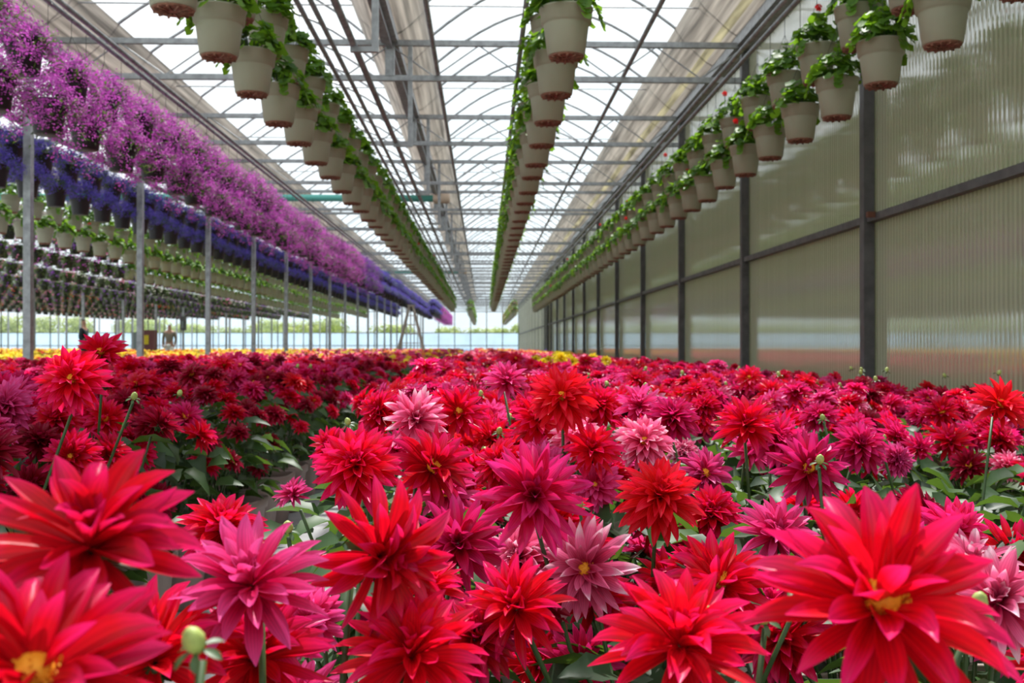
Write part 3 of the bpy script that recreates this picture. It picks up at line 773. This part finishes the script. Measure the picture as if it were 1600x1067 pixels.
# ------------------------------------------------------------------ hanging pots
def hang_pot_g():
    g = G(); g.lathe([(.092, 0), (.098, .004), (.118, .155), (.122, .165), (.131, .170), (.138, .235), (.142, .238), (.142, .246), (.134, .246), (.128, .20)], 30)
    g.f.pop(); g.m.pop()
    n = 30; top = g.v[-n:]; g.add(top, [tuple(range(n))], 1); return g
pot_g = hang_pot_g()
pot_me = mesh(pot_g, 'pot', [M['pot'], M['soil']]); potd_me = mesh(pot_g, 'pot', [M['pot_dark'], M['soil']])
g = G(); g.lathe([(.080, -.010), (.090, -.008), (.0925, .0), (.09, .002)], 24)
for k in range(12):
    a = k*PI/6; c, s = math.cos(a), math.sin(a); g.tube([(.03*c, .03*s, -.012), (.088*c, .088*s, -.012)], .006, 5)
potbase_me = mesh(g, 'pot_base', [M['pot_base']])
def ger_leaf(g, rnd, c, nrm, R, mat=0, seg=9, shade=None):
    q = Vector(nrm).normalized().to_track_quat('Z', 'Y'); rv = rnd.random() if shade is None else shade
    vs = [Vector((0, 0, -R*.10))]; cs = [(0, 0, rv)]; a0 = rnd.random()*6.28
    for k in range(seg):
        t = a0+(k/(seg-1))*2*PI*.94; rr = R*(1.0 if k % 2 else .86); vs.append(Vector((rr*math.cos(t), rr*math.sin(t), R*(.18 if k % 2 else .02)))); cs.append((1, k/seg, rv))
    g.add([Vector(c)+q @ v for v in vs], [(0, k+1, k+2) for k in range(seg-1)], mat, cs)
def ger_foliage(seed, n=92, seg=9):
    rnd = random.Random(seed); g = G()
    for k in range(n):
        a = rnd.random()*6.28; t = rnd.random()**.6; rr = .185*t; z = .25+.17*(1-t**2)*rnd.uniform(.4, 1.1)+rnd.uniform(-.01, .045)
        if t > .85: z -= rnd.uniform(0, .05)
        c = Vector((rr*math.cos(a), rr*math.sin(a), z))
        nm = Vector((math.cos(a)*t*.8+rnd.gauss(0, .3), math.sin(a)*t*.8+rnd.gauss(0, .3), .8))
        ger_leaf(g, rnd, c, nm, rnd.uniform(.030, .050), 0, seg)
        if k % 3 == 0: g.tube([(c.x*.3, c.y*.3, .21), c], .002, 4, 1, False)
    for k in range(rnd.randrange(1, 4)):
        a = rnd.random()*6.28; 
        for m_ in range(3): ger_leaf(g, rnd, ((.17+.012*m_)*math.cos(a), (.17+.012*m_)*math.sin(a), .235-.035*m_), (math.cos(a), math.sin(a), .5), .035, 0, seg)
    return g
gerf_me = [mesh(ger_foliage(200+i), 'foliage', [M['gleaf'], M['stem']]) for i in range(5)]
gerlo = [ger_foliage(220+i, 44, 5).arr() for i in range(3)]
def floret_head(seed, mat):
    rnd = random.Random(seed); g = G()
    g.tube([(0, 0, -.09), (.004, 0, -.04), (0, 0, 0)], .002, 4, 1)
    for k in range(16):
        v = Vector((rnd.gauss(0, 1), rnd.gauss(0, 1), rnd.gauss(.4, 1))).normalized()
        ger_leaf(g, rnd, v*.022, v, .013, 0, 6)
    return mesh(g, 'flower_head', [mat, M['stem']])
fh_red = floret_head(1, M['red']); fh_pink = floret_head(2, M['pnk'])
def hanger(h):
    g = G()
    for k in range(3):
        a = k*2*PI/3+.3; g.tube([(.138*math.cos(a), .138*math.sin(a), .24), (0, 0, .24+min(h*.45, .34))], .0016, 4, caps=False)
    g.tube([(0, 0, .24+min(h*.45, .34)), (0, 0, h), (.02, 0, h+.02), (.035, 0, h)], .0022, 4, caps=False)
    return mesh(g, 'hanger', [M['wire']])
HANG = {}
def hang_me(h):
    h = round(h, 2)
    if h not in HANG: HANG[h] = hanger(h)
    return HANG[h]
def cloud(seed, R, H, zb, stems, per, fs, nleaf, droop, fmat=0, lmat=1):
    """trailing basket of tiny florets"""
    rnd = random.Random(seed); g = G()
    for k in range(nleaf):
        a = rnd.random()*6.28; t = rnd.random()**.5; rr = R*.85*t; z = zb+H*.8*(1-t*t)*rnd.random()-droop*t*t*rnd.random()
        d = (math.cos(a), math.sin(a), rnd.uniform(-.6, .9)); leaf(g, rnd, (rr*math.cos(a), rr*math.sin(a), z), d, rnd.uniform(.035, .07), rnd.uniform(.010, .020), .5, lmat, 2)
    for k in range(stems):
        a = rnd.random()*6.28; t = rnd.random()**.5; 
        base = Vector((R*.93*t*math.cos(a), R*.93*t*math.sin(a), zb+H*(1-t*t)*(.55+.45*rnd.random())-droop*t*t*rnd.random()*1.15))
        dr = Vector((math.cos(a)*t, math.sin(a)*t, .75-.6*t+rnd.gauss(0, .2))).normalized()
        for m_ in range(per):
            c = base+dr*rnd.uniform(-.03, .055)+Vector((rnd.gauss(0, .017), rnd.gauss(0, .017), rnd.gauss(0, .017)))
            nm = (dr+Vector((rnd.gauss(0, .6), rnd.gauss(0, .6), rnd.gauss(0, .6)))).normalized()
            q = nm.to_track_quat('Z', 'Y'); s = fs*rnd.uniform(.7, 1.2); rv = min(1, max(0, rnd.gauss(.5, .3)))
            g.add([c+q @ Vector(v) for v in ((s, 0, 0), (0, s*.8, s*.2), (-s, 0, 0), (0, -s*.8, s*.2))], [(0, 1, 2, 3)], fmat, (0, 0, rv))
    return g
magc = [cloud(300+i, .29, .20, .22, 260, 13, .0088, 420, .30) for i in range(4)]
bluc = [cloud(310+i, .26, .17, .25, 210, 12, .0088, 420, .11) for i in range(4)]
mag_me = [mesh(c, 'flower_cloud', [M['mag'], M['bleaf']], False) for c in magc]
blu_me = [mesh(c, 'flower_cloud', [M['blu'], M['bleaf']], False) for c in bluc]
lil_me = [mesh(c, 'flower_cloud', [M['vio'], M['bleaf']], False) for c in magc[:2]]
petc = [cloud(320+i, .25, .19, .20, 30, 3, .022, 480, .24) for i in range(3)]
pet_arr = [c.arr() for c in petc]
pet_me = {c: [mesh_arr(a, 'flower_cloud', [M[c], M['bleaf']], False) for a in pet_arr] for c in ('vio', 'pnk', 'wht', 'mag', 'red')}

RZ = 3.41
def row_pos(X, y0, y1, zlow, step=.77, phase=0., dz=.33):
    """zigzag: yields (y, z of pot bottom, tier)"""
    out = []; k = 0; y = y0
    while y < y1:
        out.append((y, zlow, 'lower'))
        if y+step/2 < y1: out.append((y+step/2, zlow+dz, 'upper'))
        y += step
    return out
def put_ger(X, y, z, label, group, rnd, fl):
    e = link('hanging_geranium', None, None, (X, y, z)); tag(e, label, 'hanging plant', group)
    p = link('pot', pot_me, e); link('pot_base', potbase_me, p)
    link('foliage', gerf_me[rnd.randrange(5)], e, (0, 0, 0), (0, 0, rnd.random()*6.28))
    link('hanger', hang_me(RZ-z), e)
    for k in range(fl[1]):
        a = rnd.random()*6.28; link('flower_head', fl[0], e, (.10*math.cos(a), .10*math.sin(a), .44+rnd.uniform(0, .06)))
RG = random.Random(11)
ger = []   # candidates (dist, X, y, z, row, tier, idx)
ROWG = [('R', 2.30, 5.08-.77*3, 46.5, 2.40), ('Cn', .43, 5.33, 45.5, 2.40), ('B', -1.375, 5.35-.77*1, 46.0, 2.40),
        ('Gn', -6.95, 14.1, 61, 2.53), ('D1', -8.75, 25.5, 62, 2.53),
        ('Rf', 1.45, 48.4, 72, 2.34), ('Cf', -.65, 48.4, 72, 2.34)]
gn = {'R': 'beside the ribbed wall', 'Cn': 'over the centre bed', 'B': 'over the aisle', 'Gn': 'left of the violet blue row', 'D1': 'in the second green row',
      'Rf': 'far end row with pink flowers', 'Cf': 'far end row near the middle'}
for rw, X, y0, y1, zl in ROWG:
    cnt = {'lower': 0, 'upper': 0}
    for y, z, tier in row_pos(X, y0, y1, zl):
        vis = in_frame(X, y, z+.1, 60)
        if not vis and not (rw == 'R'): continue
        if vis: cnt[tier] += 1
        ger.append((math.hypot(X, y), X, y+RG.uniform(-.015, .015), z+RG.uniform(-.012, .012), rw, tier, cnt[tier]))
ger.sort()
for i, (d, X, y, z, rw, tier, idx) in enumerate(ger[:300]):
    if rw == 'Cn': fl = (fh_pink, 1 if RG.random() < .5 else 0)
    elif rw in ('Rf', 'Cf'): fl = (fh_pink, 2)
    else: fl = (fh_red, 1 if RG.random() < .28 else 0)
    if idx <= 14 and idx > 0 and rw in ('R', 'Cn', 'B', 'Gn'): lab = 'hanging geranium pot %s, %s tier, %s from its near end' % (gn[rw], tier, ORD[idx])
    elif idx == 0: lab = 'hanging geranium pot above the frame, mirrored in ribbed wall'
    else: lab = 'hanging geranium pot %s, %s tier, in the distant crowded part' % (gn[rw], tier)
    put_ger(X, y, z, lab, 'hanging geraniums ' + gn[rw], RG, fl)
pa = pot_g.arr(); items = []
for (d, X, y, z, rw, tier, idx) in ger[300:]:
    items.append((pa, TM(X, y, z), [0, 1])); items.append((gerlo[RG.randrange(3)], TM(X, y, z, RG.random()*6), [2, 3]))
    if rw == 'Rf':
        items.append((pet_arr[0], TM(X, y, z+.08, RG.random()*6, .8), [4, 2]))
o = link('hanging_geranium_mass', mesh_arr(merge(items), 'hanging_geranium_mass', [M['pot'], M['soil'], M['gleaf'], M['stem'], M['pnk']]))
tag(o, 'far hanging geranium pots merging together towards the end wall', 'hanging plants', None, 'stuff')
def put_basket(name, X, y, z, me, label, group, rnd, s=1):
    e = link(name, None, None, (X, y, z)); tag(e, label, 'hanging basket', group)
    link('pot', potd_me, e); link('flower_cloud', me, e, (0, 0, 0), (0, 0, rnd.random()*6.28), s)
    link('hanger', hang_me(RZ-z), e)
c = {'lower': 0, 'upper': 0}
for y, z, tier in row_pos(-3.2, 9.15-.77*4, 62, 2.46):
    if not in_frame(-3.2, y, z, 90): continue
    c[tier] += 1; lilac = y > 24 and (y % 17) < 9
    lab = ('magenta flower basket, %s tier, %s from the near end of the front left row' % (tier, ORD[c[tier]])) if c[tier] <= 16 else \
          ('%s flower basket far down the front left row, %s tier' % ('violet' if y > 24 else 'magenta', tier))
    me = (mag_me if not (y > 26) else (blu_me if y > 30 else lil_me))[RG.randrange(2)] if y > 26 else mag_me[RG.randrange(4)]
    put_basket('flower_basket', -3.2+RG.uniform(-.03, .03), y, z+RG.uniform(-.03, .03), me, lab, 'baskets of the front left row', RG, RG.uniform(.92, 1.12))
c = {'lower': 0, 'upper': 0}
for y, z, tier in row_pos(-5.25, 12.7-.77*3, 62, 2.60):
    if not in_frame(-5.25, y, z, 40): continue
    c[tier] += 1
    lab = ('violet blue flower basket, %s tier, %s from the near end of its row' % (tier, ORD[c[tier]])) if c[tier] <= 16 else 'violet blue flower basket far down its row, %s tier' % tier
    put_basket('flower_basket', -5.25, y, z, blu_me[RG.randrange(4)], lab, 'violet blue baskets', RG, RG.uniform(.92, 1.1))
for y, z, tier in row_pos(-2.4, 48, 71, 2.34):
    put_basket('flower_basket', -2.4, y, z, (mag_me if y > 54 else blu_me)[RG.randrange(4)], 'magenta flower basket in the short far row before the end wall' if y > 54 else 'violet blue basket at the near end of the short far row', 'baskets of the short far row', RG)
# petunia rows far left
pet = []
for X, pals, zl in ((-8.75, ('vio', 'mag', 'pnk'), 2.53), (-10.6, ('wht', 'pnk', 'vio', 'vio'), 2.50), (-12.45, ('vio', 'vio', 'mag'), 2.48), (-14.3, ('pnk', 'red', 'vio'), 2.46),
                    (-16.2, ('vio', 'mag'), 2.46), (-18.1, ('pnk', 'mag'), 2.46), (-20.0, ('pnk', 'red'), 2.46), (-22, ('red', 'vio'), 2.46)):
    for y, z, tier in row_pos(X, abs(X)*2.05, 25 if X == -8.75 else 63, zl):
        pet.append((math.hypot(X, y), X, y, z, tier, pals[RG.randrange(len(pals))] if not (X == -12.45 and y < 30) else 'vio'))
pet.sort()
CW = {'vio': 'purple', 'mag': 'magenta', 'pnk': 'pink', 'wht': 'white', 'red': 'red'}
for (d, X, y, z, tier, pal) in pet[:300]:
    r_ = {-8.75: 'second', -10.6: 'third', -12.45: 'fourth', -14.3: 'fifth'}.get(X, 'deepest')
    put_basket('petunia_basket', X, y, z, pet_me[pal][RG.randrange(3)], '%s petunia basket in a dark pot, %s row beyond the violet blue one' % (CW[pal], r_), 'petunia baskets, %s row' % r_, RG)
items = []; PI_ = ['vio', 'mag', 'pnk', 'wht', 'red']
for (d, X, y, z, tier, pal) in pet[300:]:
    items.append((pa, TM(X, y, z), [5, 5])); items.append((pet_arr[RG.randrange(3)], TM(X, y, z, RG.random()*6), [PI_.index(pal), 6]))
o = link('petunia_basket_mass', mesh_arr(merge(items), 'petunia_basket_mass', [M[p] for p in PI_]+[M['pot_dark'], M['bleaf']], False))
tag(o, 'farthest rows of dark petunia baskets blending together on the left', 'hanging baskets', None, 'stuff')
# violet mounds across the end of the centre bed
for k in range(13):
    X = -2.6+.46*k
    e = link('petunia_pot', None, None, (X, 47.2+RG.uniform(-.1, .1), 0)); tag(e, 'mound of violet petunias in the row closing the far end of the beds', 'potted plant', 'violet petunia mounds')
    link('pot', planter_me, e); link('flower_cloud', blu_me[k % 4], e, (0, 0, .17), None, 1.25)

# ------------------------------------------------------------------ ladder, people, cart, control box
L0 = link('stepladder', None, None, (-2.55, 36, 0)); tag(L0, 'tall wooden stepladder standing open in the distant aisle', 'ladder')
for sx, sy, in ((-1, -1), (1, -1), (-1, 1), (1, 1)):
    g = G(); g.tube([(sx*.62, sy*.42, 0), (sx*.06, sy*.05, 2.30)], .042, 4); link('leg', mesh(g, 'leg', [M['alu']], False), L0)
g = G(); g.box(-.12, .12, -.10, .10, 2.28, 2.33); link('top_cap', mesh(g, 'top_cap', [M['alu']], False), L0)
for k in range(6):
    z = .35+.32*k; t = z/2.3; hw = .62-.56*t; yy = -(.42-.37*t); g = G(); g.box(-hw, hw, yy-.03, yy+.03, z-.015, z+.015); link('step', mesh(g, 'step', [M['alu']], False), L0)
def skin(name, nodes_, edges, mat, parent=None, loc=(0,0,0), rz=0):
    me = bpy.data.meshes.new(name); me.from_pydata([n[:3] for n in nodes_], edges, []); me.update()
    o = bpy.data.objects.new(name, me); C.objects.link(o); o.location = loc; o.rotation_euler = (0, 0, rz)
    if parent is not None: o.parent = parent
    me.materials.append(mat); md = o.modifiers.new('skin', 'SKIN')
    if not me.skin_vertices: 
        import bmesh
        bm = bmesh.new(); bm.from_mesh(me); bm.verts.layers.skin.verify(); bm.to_mesh(me); bm.free()
    for i, n in enumerate(nodes_):
        me.skin_vertices[0].data[i].radius = (n[3], n[3]*(n[4] if len(n) > 4 else 1)); me.skin_vertices[0].data[i].use_root = (i == 0)
    ss = o.modifiers.new('sub', 'SUBSURF'); ss.levels = 1; ss.render_levels = 1
    md.use_smooth_shade = True
    return o
def person(x, y, rz, top, legs, hairm, label, ap=None):
    body = [(0, 0, .95, .13, .8), (0, 0, 1.15, .13, .75), (0, 0, 1.38, .16, .65), (0, 0, 1.50, .055), (0, .01, 1.58, .075), (0, .01, 1.68, .085),
            (.18, 0, 1.40, .055), (.24, .03, 1.15, .042), (.22, -.10, .92, .034), (.21, -.13, .82, .03), (-.18, 0, 1.40, .055), (-.24, .03, 1.15, .042), (-.22, -.10, .92, .034), (-.21, -.13, .82, .03),
            (.09, 0, .82, .09), (.10, -.02, .48, .062), (.11, .03, .08, .042), (.11, -.12, .04, .035), (-.09, 0, .82, .09), (-.10, .02, .48, .062), (-.11, .06, .08, .042), (-.11, -.09, .04, .035)]
    ed = [(0,1),(1,2),(2,3),(3,4),(4,5),(2,6),(6,7),(7,8),(8,9),(2,10),(10,11),(11,12),(12,13),(0,14),(14,15),(15,16),(16,17),(0,18),(18,19),(19,20),(20,21)]
    b = skin('person', body, ed, M['skin'], None, (x, y, 0), rz); tag(b, label, 'person')
    t = [(0, 0, .92, .15, .85), (0, 0, 1.15, .15, .8), (0, 0, 1.40, .17, .7), (.19, 0, 1.41, .068), (.245, .03, 1.14, .055), (.225, -.09, .96, .045), (-.19, 0, 1.41, .068), (-.245, .03, 1.14, .055), (-.225, -.09, .96, .045)]
    skin('shirt', t, [(0,1),(1,2),(2,3),(3,4),(4,5),(2,6),(6,7),(7,8)], top, b)
    l = [(0, 0, .96, .14, .85), (.09, 0, .82, .105), (.10, -.02, .48, .078), (.11, .03, .10, .06), (-.09, 0, .82, .105), (-.10, .02, .48, .078), (-.11, .06, .10, .06)]
    skin('trousers', l, [(0,1),(1,2),(2,3),(0,4),(4,5),(5,6)], legs, b)
    skin('hair' if hairm is M['hair'] else 'cap', [(0, .03, 1.66, .09), (0, .02, 1.72, .085)], [(0, 1)], hairm, b)
    if ap: skin('apron', [(0, -.10, .98, .12, .5), (0, -.13, .84, .11, .4)], [(0, 1)], ap, b)
person(-12.2, 31.6, PI/2, M['navy'], M['navy'], M['hair'], 'dark clothed person standing in profile beside a far post')
person(-12.05, 39.6, 0, M['khaki'], M['white'], M['grey'], 'person in brown top, grey cap and white trousers by maroon cart', M['white'])
ct = link('utility_cart', None, None, (-12.95, 39.9, 0)); tag(ct, 'maroon and grey utility cart beside the distant capped person', 'cart')
g = G(); g.box(-.28, .28, -.25, .25, .45, 1.50); link('body', mesh(g, 'body', [M['maroon']], False), ct)
g = G(); g.box(-.52, -.28, -.22, .22, .35, 1.42); link('side_panel', mesh(g, 'side_panel', [M['cartgrey']], False), ct)
g = G(); g.box(-.5, .7, -.3, .3, .20, .45); link('chassis', mesh(g, 'chassis', [M['black']], False), ct)
g = G(); g.box(-.08, .10, -.27, -.25, .95, 1.30); link('sign', mesh(g, 'sign', [M['ylw']], False), ct)
for sx in (-.35, .55):
    for sy in (-.3, .3):
        g = G(); g.lathe([(.02, -.03), (.12, -.03), (.14, 0), (.12, .03), (.02, .03)], 16); link('wheel', mesh(g, 'wheel', [M['black']]), ct, (sx, sy, .14), (PI/2, 0, 0))
cb = link('control_box', None, None, (GUT[4]+.02, 44.30, 0)); tag(cb, 'small dark control box fixed to a distant post', 'control box')
g = G(); g.box(-.09, .13, -.25, -.04, 1.55, 2.15); link('casing', mesh(g, 'casing', [M['steel_dark']], False), cb)
g = G(); g.box(-.02, .06, -.27, -.25, 1.65, 1.95); link('cover', mesh(g, 'cover', [M['cartgrey']], False), cb)

# ------------------------------------------------------------------ trees outside
def crown(seed, n=900):
    rnd = random.Random(seed); g = G(); lobes = [(Vector((rnd.gauss(0, .45), rnd.gauss(0, .45), rnd.uniform(.5, 1.5))), rnd.uniform(.4, .7)) for _ in range(9)]
    for k in range(n):
        c, R = lobes[k % 9]; v = Vector((rnd.gauss(0, 1), rnd.gauss(0, 1), rnd.gauss(0, 1))).normalized()
        ger_leaf(g, rnd, c+v*R*rnd.uniform(.7, 1), v, rnd.uniform(.05, .10), 0, 5)
    return g
crowns = [mesh(crown(400+i), 'crown', [M['tleaf']]) for i in range(3)]
g = G(); g.tube([(0, 0, 0), (.03, 0, .5), (0, .02, 1.1)], [.09, .07, .04], 8); trunk_me = mesh(g, 'trunk', [M['bark']])
RT = random.Random(21)
for k in range(46):
    X = -75+2.0*k+RT.uniform(-.8, .8); y = RT.uniform(135, 165); s = RT.uniform(1.5, 2.35)*(1.15 if X < -20 else 1)
    e = link('tree', None, None, (X, y, -.1)); tag(e, 'small pale green tree in the hazy line beyond the end wall', 'tree', 'trees beyond the end wall')
    link('crown', crowns[k % 3], e, (0, 0, 0), (0, 0, RT.random()*6), s); link('trunk', trunk_me, e, (0, 0, 0), None, s)
for k in range(9):
    y = 1+RT.uniform(3.4, 4.4)*k; e = link('tree', None, None, (RT.uniform(8.5, 11.5), y, -.1)); s = RT.uniform(2.2, 3.2)
    tag(e, 'leafy tree blurred behind the ribbed side wall', 'tree', 'trees outside the side wall')
    link('crown', crowns[k % 3], e, (0, 0, 0), (0, 0, RT.random()*6), s); link('trunk', trunk_me, e, (0, 0, 0), None, s)
